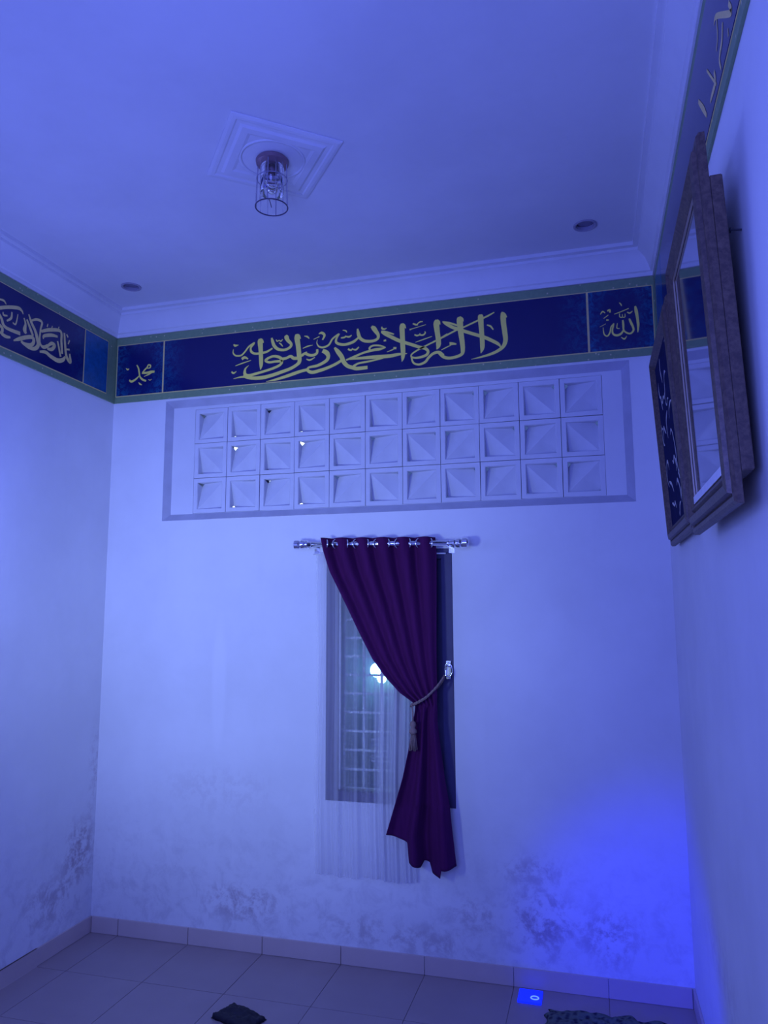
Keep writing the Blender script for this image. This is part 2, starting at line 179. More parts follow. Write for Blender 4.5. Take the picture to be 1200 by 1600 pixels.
def curtain_mat():
    m, nt, b = new_mat('maroon_curtain_cloth'); t = tc(nt)
    n = nz(nt, scalev(nt, t, (60, 60, 4)), 1.0, 4); w = nz(nt, t, 300, 2)
    nt.links.new(mixc(nt, n, (0.050, 0.007, 0.052), (0.095, 0.012, 0.090)), b.inputs['Base Color'])
    b.inputs['Roughness'].default_value = 0.9; b.inputs['Specular IOR Level'].default_value = 0.12
    bump(nt, b, w, 0.15, 0.001); return m
M['curtain'] = curtain_mat()
def sheer_mat():
    m = bpy.data.materials.new('white_sheer_voile'); m.use_nodes = True; nt = m.node_tree; nt.nodes.clear()
    out = nt.nodes.new('ShaderNodeOutputMaterial'); d = nt.nodes.new('ShaderNodeBsdfDiffuse'); tl = nt.nodes.new('ShaderNodeBsdfTranslucent')
    tr = nt.nodes.new('ShaderNodeBsdfTransparent'); a = nt.nodes.new('ShaderNodeMixShader'); c = nt.nodes.new('ShaderNodeMixShader')
    d.inputs[0].default_value = (0.85, 0.85, 0.88, 1); tl.inputs[0].default_value = (0.8, 0.8, 0.85, 1); a.inputs[0].default_value = 0.35
    nt.links.new(d.outputs[0], a.inputs[1]); nt.links.new(tl.outputs[0], a.inputs[2])
    t = tc(nt); n = nz(nt, scalev(nt, t, (14, 14, 0.7)), 1.0, 2)
    sx = nt.nodes.new('ShaderNodeSeparateXYZ'); nt.links.new(t, sx.inputs[0]); OPAC = mapr(nt, n, 0.3, 0.7, 0.27, 0.36)
    for x0, w, s_ in ((1.352, 0.016, 0.20), (1.449, 0.012, 0.16), (1.502, 0.008, 0.08)):   # doubled folds of the voile
        OPAC = mth(nt, 'ADD', OPAC, mapr(nt, mth(nt, 'ABSOLUTE', mth(nt, 'SUBTRACT', sx.outputs[0], x0)), w * 0.3, w, s_, 0))
    OPAC = mth(nt, 'ADD', OPAC, mapr(nt, sx.outputs[0], 1.533, 1.550, 0, 0.38))
    nt.links.new(OPAC, c.inputs[0]); nt.links.new(tr.outputs[0], c.inputs[1]); nt.links.new(a.outputs[0], c.inputs[2])
    nt.links.new(c.outputs[0], out.inputs[0]); return m
M['sheer'] = sheer_mat()
def glass_mat(name, rough, tint):
    m, nt, b = new_mat(name); n = nz(nt, tc(nt), 20, 2)
    nt.links.new(mixc(nt, n, tint, tuple(min(1, x * 1.05) for x in tint)), b.inputs['Base Color'])
    b.inputs['Roughness'].default_value = rough; b.inputs['Transmission Weight'].default_value = 1.0; b.inputs['IOR'].default_value = 1.45; return m
M['glass'] = glass_mat('window_glass', 0.0, (0.9, 0.95, 0.95)); M['lampglass'] = glass_mat('lamp_glass', 0.08, (0.78, 0.76, 0.86))
def rug_mat():
    m, nt, b = new_mat('dark_mottled_cloth'); t = tc(nt)
    v = nt.nodes.new('ShaderNodeTexVoronoi'); v.inputs['Scale'].default_value = 45; nt.links.new(t, v.inputs['Vector'])
    c = mixc(nt, mapr(nt, v.outputs['Distance'], 0.2, 0.6), (0.015, 0.015, 0.03), (0.10, 0.13, 0.09))
    nt.links.new(c, b.inputs['Base Color']); b.inputs['Roughness'].default_value = 0.9; bump(nt, b, v.outputs['Distance'], 0.6, 0.01); return m
M['rug'] = rug_mat()

# ---------------- geometry helpers ----------------
def obj(name, V, F, m, parent=None, smooth=False, kind=None):
    me = bpy.data.meshes.new(name); me.from_pydata([tuple(v) for v in V], [], F); me.update()
    if smooth:
        for p in me.polygons: p.use_smooth = True
    if m: me.materials.append(m)
    o = bpy.data.objects.new(name, me); COL.objects.link(o)
    if parent: o.parent = parent
    if kind: o['kind'] = kind
    return o
def tag(o, label, cat, group=None):
    o['label'] = label; o['category'] = cat
    if group: o['group'] = group
    return o
def thing(name, label, cat, loc=(0, 0, 0), rot=(0, 0, 0), group=None):
    o = bpy.data.objects.new(name, None); o.empty_display_size = 0.05; COL.objects.link(o); o.location = loc; o.rotation_euler = rot
    return tag(o, label, cat, group)
class B:
    def __init__(s): s.V = []; s.F = []
    def add(s, V, F):
        k = len(s.V); s.V += [tuple(v) for v in V]; s.F += [tuple(i + k for i in f) for f in F]; return s
    def box(s, a, b, bev=0.0):
        (x0, y0, z0), (x1, y1, z1) = a, b
        if not bev:
            return s.add([(x, y, z) for x in (x0, x1) for y in (y0, y1) for z in (z0, z1)], [(0, 1, 3, 2), (4, 6, 7, 5), (0, 4, 5, 1), (2, 3, 7, 6), (0, 2, 6, 4), (1, 5, 7, 3)])
        bm = bmesh.new(); bmesh.ops.create_cube(bm, size=1)
        for v in bm.verts: v.co = Vector(((x0 + x1) / 2 + v.co.x * (x1 - x0), (y0 + y1) / 2 + v.co.y * (y1 - y0), (z0 + z1) / 2 + v.co.z * (z1 - z0)))
        bmesh.ops.bevel(bm, geom=list(bm.edges), offset=bev, segments=2, affect='EDGES')
        bm.verts.ensure_lookup_table(); bm.verts.index_update()
        s.add([v.co for v in bm.verts], [tuple(v.index for v in f.verts) for f in bm.faces]); bm.free(); return s
    def tube(s, P, r, n=10, closed=False):
        P = [Vector(p) for p in P]; m = len(P); rr = r if isinstance(r, (list, tuple)) else [r] * m; V = []; F = []; u = None
        for i, p in enumerate(P):
            a = P[(i - 1) % m] if (closed or i) else p; b = P[(i + 1) % m] if (closed or i < m - 1) else p
            t = (b - a).normalized()
            if u is None: u = t.orthogonal().normalized()
            u = (u - t * u.dot(t)).normalized(); w = t.cross(u)
            V += [p + (u * math.cos(2 * PI * k / n) + w * math.sin(2 * PI * k / n)) * rr[i] for k in range(n)]
        for i in range(m if closed else m - 1):
            for k in range(n): F.append((i * n + k, i * n + (k + 1) % n, ((i + 1) % m) * n + (k + 1) % n, ((i + 1) % m) * n + k))
        if not closed: F += [tuple(range(n))[::-1], tuple((m - 1) * n + k for k in range(n))]
        return s.add(V, F)
    def lathe(s, prof, c, axis='Z', n=28, cap=True):
        V = []; F = []; c = Vector(c)
        for r, h in prof:
            for k in range(n):
                a = 2 * PI * k / n; x, y = r * math.cos(a), r * math.sin(a)
                V.append(c + Vector({'Z': (x, y, h), 'X': (h, x, y), 'Y': (x, h, y)}[axis]))
        for i in range(len(prof) - 1):
            for k in range(n): F.append((i * n + k, i * n + (k + 1) % n, (i + 1) * n + (k + 1) % n, (i + 1) * n + k))
        if cap: F += [tuple(range(n))[::-1], tuple((len(prof) - 1) * n + k for k in range(n))]
        return s.add(V, F)
    def make(s, name, m, parent=None, smooth=False, kind=None): return obj(name, s.V, s.F, m, parent, smooth, kind)
def smooth_by_angle(o, deg=40):
    for p in o.data.polygons: p.use_smooth = True
    bm = bmesh.new(); bm.from_mesh(o.data)
    for e in bm.edges:
        if len(e.link_faces) == 2 and e.calc_face_angle(0) > math.radians(deg): e.smooth = False
    bm.to_mesh(o.data); bm.free(); return o
def catmull(P, n=7):
    Q = []
    for i in range(len(P) - 1):
        p0 = P[max(i - 1, 0)]; p1 = P[i]; p2 = P[i + 1]; p3 = P[min(i + 2, len(P) - 1)]
        for k in range(n):
            t = k / n
            Q.append(tuple(0.5 * (2 * b + (c - a) * t + (2 * a - 5 * b + 4 * c - d) * t * t + (3 * b - a - 3 * c + d) * t ** 3) for a, b, c, d in zip(p0, p1, p2, p3)))
    Q.append(tuple(P[-1])); return Q
def ribbons(strokes, to3, name, m, parent, grow=1.0):
    """pen strokes (mm: a, b, half width) -> flat lettering with rounded ends, raised a hair from the board"""
    b = B()
    for si, st in enumerate(strokes):
        q = catmull([(a / 1000, z / 1000, w / 1000 * grow) for a, z, w in st]) if len(st) > 1 else []
        L = []; R = []
        for i, (x, z, w) in enumerate(q):
            x0, z0, _ = q[max(i - 1, 0)]; x1, z1, _ = q[min(i + 1, len(q) - 1)]
            d = math.hypot(x1 - x0, z1 - z0) or 1; nx, nzz = -(z1 - z0) / d, (x1 - x0) / d
            w = max(w, 0.0006); L.append((x + nx * w, z + nzz * w)); R.append((x - nx * w, z - nzz * w))
        off = 0.0004 + 0.00004 * si
        pts = [to3(a, z, off) for a, z in L] + [to3(a, z, off) for a, z in R]; n = len(L)
        b.add(pts, [(i, i + 1, n + i + 1, n + i) for i in range(n - 1)])
    return b.make(name, m, parent)

# ---------------- the setting ----------------
WX0, WX1, WZ0, WZ1 = 1.285, 1.925, 0.727, 1.932       # window opening
VX0, VX1, VZ0, VZ1 = 0.335, 2.778, 2.122, 2.790       # ventilation opening
T = 0.14
def wall_with_holes():
    xs = sorted({-0.14, W + 0.14, WX0, WX1, VX0, VX1}); zs = sorted({-0.1, H + 0.1, WZ0, WZ1, VZ0, VZ1}); b = B()
    V = {}
    def vid(x, y, z):
        k = (x, y, z)
        if k not in V: V[k] = len(b.V); b.V.append(k)
        return V[k]
    def solid(i, j):
        if not (0 <= i < len(xs) - 1 and 0 <= j < len(zs) - 1): return False
        cx, cz = (xs[i] + xs[i + 1]) / 2, (zs[j] + zs[j + 1]) / 2
        return not ((WX0 < cx < WX1 and WZ0 < cz < WZ1) or (VX0 < cx < VX1 and VZ0 < cz < VZ1))
    for i in range(len(xs) - 1):
        for j in range(len(zs) - 1):
            if not solid(i, j): continue
            x0, x1, z0, z1 = xs[i], xs[i + 1], zs[j], zs[j + 1]
            b.F.append((vid(x0, 0, z0), vid(x1, 0, z0), vid(x1, 0, z1), vid(x0, 0, z1)))
            b.F.append((vid(x0, T, z0), vid(x0, T, z1), vid(x1, T, z1), vid(x1, T, z0)))
            if not solid(i - 1, j): b.F.append((vid(x0, 0, z0), vid(x0, 0, z1), vid(x0, T, z1), vid(x0, T, z0)))
            if not solid(i + 1, j): b.F.append((vid(x1, 0, z0), vid(x1, T, z0), vid(x1, T, z1), vid(x1, 0, z1)))
            if not solid(i, j - 1): b.F.append((vid(x0, 0, z0), vid(x0, T, z0), vid(x1, T, z0), vid(x1, 0, z0)))
            if not solid(i, j + 1): b.F.append((vid(x0, 0, z1), vid(x1, 0, z1), vid(x1, T, z1), vid(x0, T, z1)))
    return b
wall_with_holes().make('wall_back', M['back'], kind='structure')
B().box((-0.14, YF - 0.14, -0.1), (0, 0, H + 0.1)).make('wall_left', M['left'], kind='structure')
B().box((W, YF - 0.14, -0.1), (W + 0.14, 0, H + 0.1)).make('wall_right', M['right'], kind='structure')
B().box((-0.14, YF - 0.28, -0.1), (W + 0.14, YF, H + 0.1)).make('wall_front', M['dark'], kind='structure')
# ceiling with round openings for the two recessed lights
DL = [(2.604, -0.309), (0.306, -0.321)]
def ceiling():
    bm = bmesh.new(); outer = [bm.verts.new(p) for p in ((0, 0, H), (W, 0, H), (W, YF, H), (0, YF, H))]
    E_ = [bm.edges.new((outer[i], outer[(i + 1) % 4])) for i in range(4)]
    for cx, cy in DL:
        ring = [bm.verts.new((cx + 0.040 * math.cos(2 * PI * k / 28), cy + 0.040 * math.sin(2 * PI * k / 28), H)) for k in range(28)]
        E_ += [bm.edges.new((ring[i], ring[(i + 1) % 28])) for i in range(28)]
    bmesh.ops.triangle_fill(bm, use_beauty=True, edges=E_, normal=(0, 0, -1))
    bmesh.ops.recalc_face_normals(bm, faces=bm.faces)
    top = bmesh.ops.create_grid(bm, x_segments=1, y_segments=1, size=0.5)
    for v in top['verts']: v.co = Vector((W / 2 + v.co.x * (W + 0.28), YF / 2 + v.co.y * (-YF + 0.28), H + 0.1))
    me = bpy.data.meshes.new('ceiling'); bm.to_mesh(me); bm.free(); me.materials.append(M['ceil'])
    o = bpy.data.objects.new('ceiling', me); COL.objects.link(o); o['kind'] = 'structure'; return o
ceiling()
# floor: bed of grout with one tile after another
fl = B().box((-0.14, YF - 0.14, -0.1), (W + 0.14, 0.14, -0.0035)).make('floor', M['grout'], kind='structure')
tiles = {}
xj = [0.0] + [0.170 + 0.4 * k for k in range(7)] + [W]
yj = [0.0] + [-0.40 * k for k in range(1, 11)] + [YF]
for i in range(len(xj) - 1):
    for j in range(len(yj) - 1):
        w, d = round(xj[i + 1] - xj[i] - 0.002, 4), round(yj[j] - yj[j + 1] - 0.002, 4)
        if (w, d) not in tiles:
            tiles[(w, d)] = B().box((0, -d, -0.0045), (w, 0, 0.0), 0.0004).make('floor_tile', M['tile'], fl); o = tiles[(w, d)]
        else:
            o = tiles[(w, d)].copy(); COL.objects.link(o); o.parent = fl
        o.location = (xj[i] + 0.001, yj[j] - 0.001, random.uniform(-0.0004, 0.0))
# skirting tiles, each its own piece
SK = 0.078
def skirting(name, a0, a1, joints, place):
    root = bpy.data.objects.new(name, None); COL.objects.link(root); root['kind'] = 'structure'
    js = [a0] + [j for j in joints if a0 < j < a1] + [a1]; cache = {}
    for i in range(len(js) - 1):
        w = round(js[i + 1] - js[i] - 0.003, 4)
        if w not in cache: o = cache[w] = B().box((0, -0.010, 0), (w, 0, SK), 0.0012).make('skirting_tile', M['skirt'], root)
        else: o = cache[w].copy(); COL.objects.link(o); o.parent = root
        place(o, js[i] + 0.0015)
def pb(o, a): o.location = (a, -0.0005, 0.0005)
def pl(o, a): o.location = (0.0005, a, 0.0005); o.rotation_euler = (0, 0, PI / 2)
def prr(o, a): o.location = (W - 0.0005, -a, 0.0005); o.rotation_euler = (0, 0, -PI / 2)
skirting('baseboard_back', 0.012, W - 0.012, [0.170 + 0.4 * k for k in range(7)], pb)
skirting('baseboard_left', YF, -0.001, [-0.40 * k for k in range(1, 11)], pl)
skirting('baseboard_right', 0.001, -YF, [0.40 * k for k in range(1, 11)], prr)
# stepped plaster cornice round the room
CB = 3.186
prof = [(0.0, CB), (0.014, CB), (0.014, CB + 0.018), (0.024, CB + 0.022), (0.030, CB + 0.045), (0.046, CB + 0.078), (0.070, CB + 0.100), (0.078, CB + 0.104), (0.078, CB + 0.118), (0.100, CB + 0.120), (0.100, H - 0.0002), (0.0, H - 0.0002)]
def cornice(name, p0, p1, inward):
    # mitred: the run is shortened at both ends by the distance from the wall
    p0, p1, n = Vector(p0), Vector(p1), Vector(inward); t = (p1 - p0).normalized(); k = len(prof)
    V = [p0 + n * d + t * d + Vector((0, 0, z)) for d, z in prof] + [p1 + n * d - t * d + Vector((0, 0, z)) for d, z in prof]
    F = [(i, (i + 1) % k, k + (i + 1) % k, k + i) for i in range(k)]
    o = obj(name, V, F, M['ceil'], kind='structure'); smooth_by_angle(o, 35)
cornice('trim_1', (0, -0.0005, 0), (W, -0.0005, 0), (0, -1, 0)); cornice('trim_2', (0.0005, YF, 0), (0.0005, 0, 0), (1, 0, 0)); cornice('trim_3', (W - 0.0005, 0, 0), (W - 0.0005, YF, 0), (-1, 0, 0))

# ---------------- ventilation panel of cement blocks ----------------
RD = 0.026
BX0, BZ1, PX, PZ = 0.505, 2.737, 0.1952, 0.1925
BX1, BZ0 = BX0 + 11 * PX, BZ1 - 3 * PZ
def ring_faces(b, o4, i4):   # two quads rings (4 pts each, same order)
    k = len(b.V); b.V += [tuple(p) for p in o4] + [tuple(p) for p in i4]
    b.F += [(k + i, k + (i + 1) % 4, k + 4 + (i + 1) % 4, k + 4 + i) for i in range(4)]
def rect(x0, z0, x1, z1, y): return [(x0, y, z0), (x1, y, z0), (x1, y, z1), (x0, y, z1)]
c = 0.036
b = B(); ring_faces(b, rect(VX0, VZ0, VX1, VZ1, -0.0008), rect(VX0 + c, VZ0 + c, VX1 - c, VZ1 - c, RD))
b.make('trim_4', M['cement'], kind='structure')
b = B(); ring_faces(b, rect(VX0 + c, VZ0 + c, VX1 - c, VZ1 - c, RD), rect(BX0, BZ0, BX1, BZ1, RD)); ring_faces(b, rect(BX0, BZ0, BX1, BZ1, RD), rect(BX0, BZ0, BX1, BZ1, T - 0.01))
b.make('trim_5', M['plaster'], kind='structure')
vent = thing('ventilation_panel', 'long panel of white cement ventilation blocks set high in the back wall under the banner', 'ventilation', (BX0, RD, BZ0))
def block_mesh(flip):
    w, h = PX - 0.0028, PZ - 0.0028; r = 0.021; b = B(); R_ = rect
    o4 = R_(0, 0, w, h, 0.0); i4 = R_(r, r, w - r, h - r, 0.0)
    ring_faces(b, o4, i4); ring_faces(b, R_(0, 0, w, h, 0.08), o4)           # rim front and outside
    n0 = R_(r + 0.003, r + 0.003, w - r - 0.003, h - r - 0.003, 0)
    # corner depths: two opposite corners fall away to an air slit, two stay shallow; folded facets meet in the middle
    deep, shal = 0.050, 0.007; x0, z0, x1, z1 = r + 0.003, r + 0.003, w - r - 0.003, h - r - 0.003; s = 0.014
    P = {'bl': (x0, z0), 'br': (x1, z0), 'tr': (x1, z1), 'tl': (x0, z1)}
    dk = ('tl', 'br') if flip else ('bl', 'tr')
    C_ = (w / 2, 0.012, h / 2); loop = []
    for k in ('bl', 'br', 'tr', 'tl'):
        x, z = P[k]; sx = 1 if x < w / 2 else -1; sz = 1 if z < h / 2 else -1
        if k in dk:
            a_ = (x, deep, z + sz * s); b_ = (x + sx * s, deep, z)
            loop += [a_, b_] if k in ('bl', 'tr') else [b_, a_]
        else: loop.append((x, shal, z))
    # order: for bl come from the left edge (a_) to the bottom edge (b_)
    k0 = len(b.V); b.V.append(C_); b.V += loop; n = len(loop)
    b.F += [(k0, k0 + 1 + i, k0 + 1 + (i + 1) % n) for i in range(n)
            if not (abs(loop[i][1] - deep) < 1e-6 and abs(loop[(i + 1) % n][1] - deep) < 1e-6 and math.dist(loop[i], loop[(i + 1) % n]) < 0.03)]
    # close the fan beside the slit and run side walls from the rim to the facets
    inner = [(x0, 0.004, z0), (x1, 0.004, z0), (x1, 0.004, z1), (x0, 0.004, z1)]
    ring_faces(b, i4, inner)
    for e in range(4):
        p, q = inner[e], inner[(e + 1) % 4]; mid = []
        for v in loop:
            on = (e == 0 and abs(v[2] - z0) < 1e-6) or (e == 1 and abs(v[0] - x1) < 1e-6) or (e == 2 and abs(v[2] - z1) < 1e-6) or (e == 3 and abs(v[0] - x0) < 1e-6)
            if on: mid.append(v)
        ax = 0 if e in (0, 2) else 2; mid.sort(key=lambda v: v[ax], reverse=e in (2, 3))
        b.add([p, q] + mid[::-1], [tuple(range(2 + len(mid)))])
    # thin fillet closing each fan gap at the slit, leaving only the corner hole
    for i in range(n):
        u, v = loop[i], loop[(i + 1) % n]
        if abs(u[1] - deep) < 1e-6 and abs(v[1] - deep) < 1e-6:
            b.add([C_, u, v], [(0, 1, 2)])
    return b
bl_a = block_mesh(True).make('ventilation_block', M['block'], vent); bl_b = None
for j in range(3):
    for i in range(11):
        fl_ = (i + j) % 2 == 0
        if i == 0 and j == 0: o = bl_a
        elif not fl_ and bl_b is None: o = bl_b = block_mesh(False).make('ventilation_block', M['block'], vent)
        else: o = (bl_a if fl_ else bl_b).copy(); COL.objects.link(o); o.parent = vent
        o.location = (i * PX + 0.0014, random.uniform(0.0, 0.003), (2 - j) * PZ + 0.0014)
        o.rotation_euler = (random.uniform(-.004, .004), random.uniform(-.004, .004), random.uniform(-.006, .006))

# ---------------- calligraphy banners ----------------
BB, BT = 2.803, 3.184
def banner(name, label, o3, a0, a1, panels, mats):
    """o3(a, z, depth) maps along-wall, height, thickness to the room; panels = (start, end, material)"""
    t = thing(name, label, 'banner'); th = 0.008
    def slab(nm, p0, p1, z0, z1, d0, d1, m):
        V = [o3(a, z, d) for a in (p0, p1) for z in (z0, z1) for d in (d0, d1)]
        return obj(nm, V, [(0, 1, 3, 2), (4, 6, 7, 5), (0, 4, 5, 1), (2, 3, 7, 6), (0, 2, 6, 4), (1, 5, 7, 3)], m, t)
    slab('border', a0, a1, BB, BT, 0.0006, th, M['border'])
    for p0, p1, m in panels:
        slab('gold_edge', p0 - 0.005, p1 + 0.005, 2.8375, 3.1415, th - 0.001, th + 0.0012, M['gold'])
        slab('panel', p0, p1, 2.8425, 3.1365, th, th + 0.003, m)
    return t
ob = lambda a, z, d: (a, -d, z); ol = lambda a, z, d: (d, a, z); orr = lambda a, z, d: (W - d, a, z)
bk = banner('calligraphy_banner', 'dark blue and gold calligraphy banner running across the back wall above the ventilation blocks', ob, 0.010, W - 0.010,
            [(0.020, 0.311, M['pan_small']), (0.321, 2.596, M['pan_long']), (2.606, 2.893, M['pan_small'])], None)
lf = banner('calligraphy_banner', 'dark blue banner with a teal end panel on the left wall', ol, YF + 0.02, -0.0005,
            [(-0.279, -0.090, M['pan_teal']), (-2.9, -0.289, M['pan_long_y']), (-3.3, -2.91, M['pan_teal'])], None)
rt = banner('calligraphy_banner', 'blue banner high on the right wall behind the tilted frames', orr, YF + 0.02, -0.0005,
            [(-0.33, -0.075, M['pan_teal']), (-2.9, -0.34, M['pan_long_y']), (-3.3, -2.91, M['pan_teal'])], None)
pf = lambda o3: (lambda a, z, off: o3(a, z, 0.0112 + off))
ribbons(MAIN_INK, pf(ob), 'lettering', M['ink'], bk); ribbons(RIGHT_INK, pf(ob), 'lettering', M['ink'], bk); ribbons(LEFT_INK, pf(ob), 'lettering', M['ink'], bk)
ribbons(LEFTWALL_INK, pf(ol), 'lettering', M['gold'], lf); ribbons(RIGHTWALL_INK, pf(orr), 'lettering', M['gold'], rt)

# ---------------- tilted frames on the right wall ----------------
def picture_frame(name, label, cat, y0, y1, z0, h, tilt, b_, mw, filling, fill_name, boxed):
    """local space: X = out of the wall, Y along the wall, Z up; origin at the bottom back edge"""
    t = thing(name, label, cat, (W - b_, y0, z0), (0, -tilt, 0))
    wd_ = y0 - y1
    # moulding profile: (distance in from the outer edge, height towards the room)
    pr_ = [(0.0, -0.014), (0.0, -0.002), (0.006, 0.004), (0.016, 0.004), (0.022, 0.0), (0.026, 0.012), (0.042, 0.016), (0.052, 0.006), (0.056, 0.002), (0.061, 0.009), (mw - 0.006, 0.004), (mw, -0.004), (mw, -0.014)]
    cs = [(0, 0), (-wd_, 0), (-wd_, h), (0, h)]; ins = [(-1, 1), (1, 1), (1, -1), (-1, -1)]
    for e in range(4):
        V = []
        for q in (e, (e + 1) % 4):
            for d, x in pr_: V.append((-x, cs[q][0] + ins[q][0] * d, cs[q][1] + ins[q][1] * d))
        k = len(pr_); F = [(i, (i + 1) % k, k + (i + 1) % k, k + i) for i in range(k)]
        smooth_by_angle(obj('moulding', V, F, M['gilt'], t), 25)
    g = B().box((0.003, -wd_ + mw - 0.004, mw - 0.004), (0.006, -mw + 0.004, h - mw + 0.004)).make(fill_name, filling, t)
    B().box((0.007, -wd_ + 0.03, 0.03), (0.012, -0.03, h - 0.03)).make('backing_board', M['wood'], t)
    if boxed:
        B().box((0.014, -wd_ + 0.002, 0.065), (0.040, -0.004, h - 0.10), 0.002).make('rear_frame', M['gilt'], t)
        b = B(); L = mw - 0.001
        for (ya, za, yb, zb) in ((-wd_ + L, L, -L, L + 0.0004), (-wd_ + L, h - L - 0.004, -L, h - L), (-wd_ + L, L, -wd_ + L + 0.004, h - L), (-L - 0.004, L, -L, h - L)):
            b.box((-0.002, ya, za), (0.002, yb, zb))
        b.make('inner_liner', M['liner'], t); B().box((-0.0035, -wd_ + L, L + 0.0005), (0.0022, -L, L + 0.020)).make('reflection_strip', M['white'], t)  # white strip paints in the lower moulding's reflection on the glass
    return t, wd_
near, nw = picture_frame('wall_mirror', 'large gilt framed mirror hanging tilted forward, the nearer frame on the right wall', 'mirror', -1.30, -1.95, 1.837, 0.80, 0.035, 0.060, 0.078, M['mirror'], 'mirror_glass', True)
far, fw = picture_frame('framed_picture', 'brown framed dark blue calligraphy picture hanging behind the mirror, nearer the corner', 'picture', -0.359, -1.03, 1.883, 0.783, 0.051, 0.030, 0.070, M['print'], 'print', False)
random.seed(3); st = []
for k in range(26):
    a = -random.uniform(0.12, fw - 0.13) * 1000; z = random.uniform(110, 670)
    p = [(a, z, 2)]; an = random.uniform(-0.6, 2.2)
    for q in range(4):
        an += random.uniform(-1.1, 0.9); a = min(-85, max(-(fw - 0.085) * 1000, a + 34 * math.cos(an))); z = min(695, max(85, z + 34 * math.sin(an))); p.append((a, z, random.choice((4, 6, 7))))
    p[-1] = (p[-1][0], p[-1][1], 1.5); st.append(p)
ribbons(st, lambda a, z, off: (0.0028 - off, a, z), 'lettering', M['printink'], far)

# ---------------- window, grille, outside ----------------
FR = 0.055
win = bpy.data.objects.new('window_1', None); COL.objects.link(win); win['kind'] = 'structure'
def wbox(name, a, c_, m, bev=0.003): return B().box(a, c_, bev).make(name, m, win)
e = 0.0008
wbox('jamb', (WX0 + e, 0.004, WZ0 + e), (WX0 + FR, 0.085, WZ1 - e), M['wood']); wbox('jamb', (WX1 - FR, 0.004, WZ0 + e), (WX1 - e, 0.085, WZ1 - e), M['wood'])
wbox('head', (WX0 + FR, 0.004, WZ1 - 0.05), (WX1 - FR, 0.085, WZ1 - e), M['wood']); wbox('sill', (WX0 + FR, 0.004, WZ0 + e), (WX1 - FR, 0.085, WZ0 + 0.045), M['wood'])
sx0, sx1, sz0, sz1 = WX0 + FR, WX1 - FR, WZ0 + 0.045, WZ1 - 0.05
wbox('casement_stile', (sx1 - 0.035, 0.03, sz0), (sx1, 0.06, sz1), M['wood']); wbox('casement_stile', (sx0, 0.03, sz0), (sx0 + 0.010, 0.06, sz1), M['white'])
wbox('mullion', ((sx0 + sx1) / 2 + 0.02, 0.03, sz0), ((sx0 + sx1) / 2 + 0.055, 0.06, sz1), M['wood'])
B().box((sx0, 0.043, sz0), (sx1, 0.047, sz1)).make('pane', M['glass'], win)
gr = thing('window_grille', 'white iron security grille of crossed bars behind the window glass', 'grille', (0, 0.1, 0))
z = 0.767 
while z < 1.9:
    B().box((WX0 + 0.002, -0.004, z - 0.005), (WX1 - 0.002, 0.004, z + 0.005)).make('horizontal_bar', M['iron'], gr); z += 0.0915
for x in (1.344, 1.448, 1.541, 1.64, 1.735, 1.83):
    B().box((x - 0.006, 0.0042, WZ0 + 0.002), (x + 0.006, 0.012, WZ1 - 0.002)).make('vertical_bar', M['iron'], gr)
for r_ in (0.052, 0.030):
    b = B(); cx, cz = 1.548, 0.955
    P = [(cx - r_, -0.010, cz - r_), (cx + r_, -0.010, cz - r_), (cx + r_, -0.010, cz + r_), (cx - r_, -0.010, cz + r_)]
    b.tube(P, 0.005, 6, True); b.make('square_ornament', M['iron'], gr)
B().box((-1.5, 1.55, -0.2), (4.5, 1.65, 2.30)).make('exterior_wall', M['ext'], kind='structure')
nb = thing('added_glow_window', 'added glowing pane outside that makes the bright spots in the block slits', 'added glow', (0.22, 1.60, 2.32))
B().box((-0.45, -0.02, 0.0), (0.50, 0.02, 0.78)).make('glow_pane', M['lit'], nb)  # glowing pane added outside to light up the block slits
b = B()
for x in (-0.49, -0.01, 0.50): b.box((x, -0.035, -0.0), (x + 0.04, -0.021, 0.80))
b.box((-0.49, -0.035, -0.019), (0.54, 0.03, -0.001)); b.box((-0.49, -0.035, 0.801), (0.54, 0.03, 0.84)); b.make('glow_pane_frame', M['wood'], nb)
ol_ = thing('outdoor_lamp', 'small glowing white-green lamp outside, seen through the sheer curtain', 'lamp', (1.152, 1.545, 1.19))
B().lathe([(0.010, -0.045), (0.026, -0.035), (0.034, -0.012), (0.032, 0.015), (0.018, 0.038), (0.012, 0.045)], (0, -0.06, 0), n=20).make('bulb', M['bulb'], ol_, True)
B().lathe([(0.016, 0.04), (0.018, 0.075), (0.008, 0.085)], (0, -0.06, 0), n=16).make('lamp_holder', M['nail'], ol_, True)
B().box((-0.008, -0.06, 0.07), (0.008, 0.004, 0.084)).make('bracket', M['nail'], ol_)
light('outdoor_lamp_light', 'POINT', (1.152, 1.38, 1.24), 3.4, (0.16, 0.36, 1.0), shadow_soft_size=0.05)

# ---------------- curtain rod ----------------
RY, RZ0, RZ1 = -0.080, 1.9640, 1.9470
rod = thing('curtain_rod', 'chrome curtain rod with ribbed end caps above the window', 'curtain rod', (0, 0, 0))
def rz(x): return RZ0 + (RZ1 - RZ0) * (x - 1.14) / (2.005 - 1.14)
B().tube([(1.215, RY, rz(1.215)), (1.945, RY, rz(1.945))], 0.0125, 20).make('rod', M['steel'], rod, True)
for x, s in ((1.215, -1), (1.945, 1)):
    pr2 = [(0.0105, 0), (0.017, 0.001), (0.019, 0.008), (0.015, 0.014), (0.019, 0.020), (0.021, 0.034), (0.017, 0.042), (0.021, 0.048), (0.021, 0.068), (0.016, 0.075), (0.008, 0.076)]
    o = B().lathe([(r * 1.15, s * h) for r, h in pr2], (x, RY, rz(x)), 'X', 24).make('end_cap', M['steel'], rod); smooth_by_angle(o, 35)
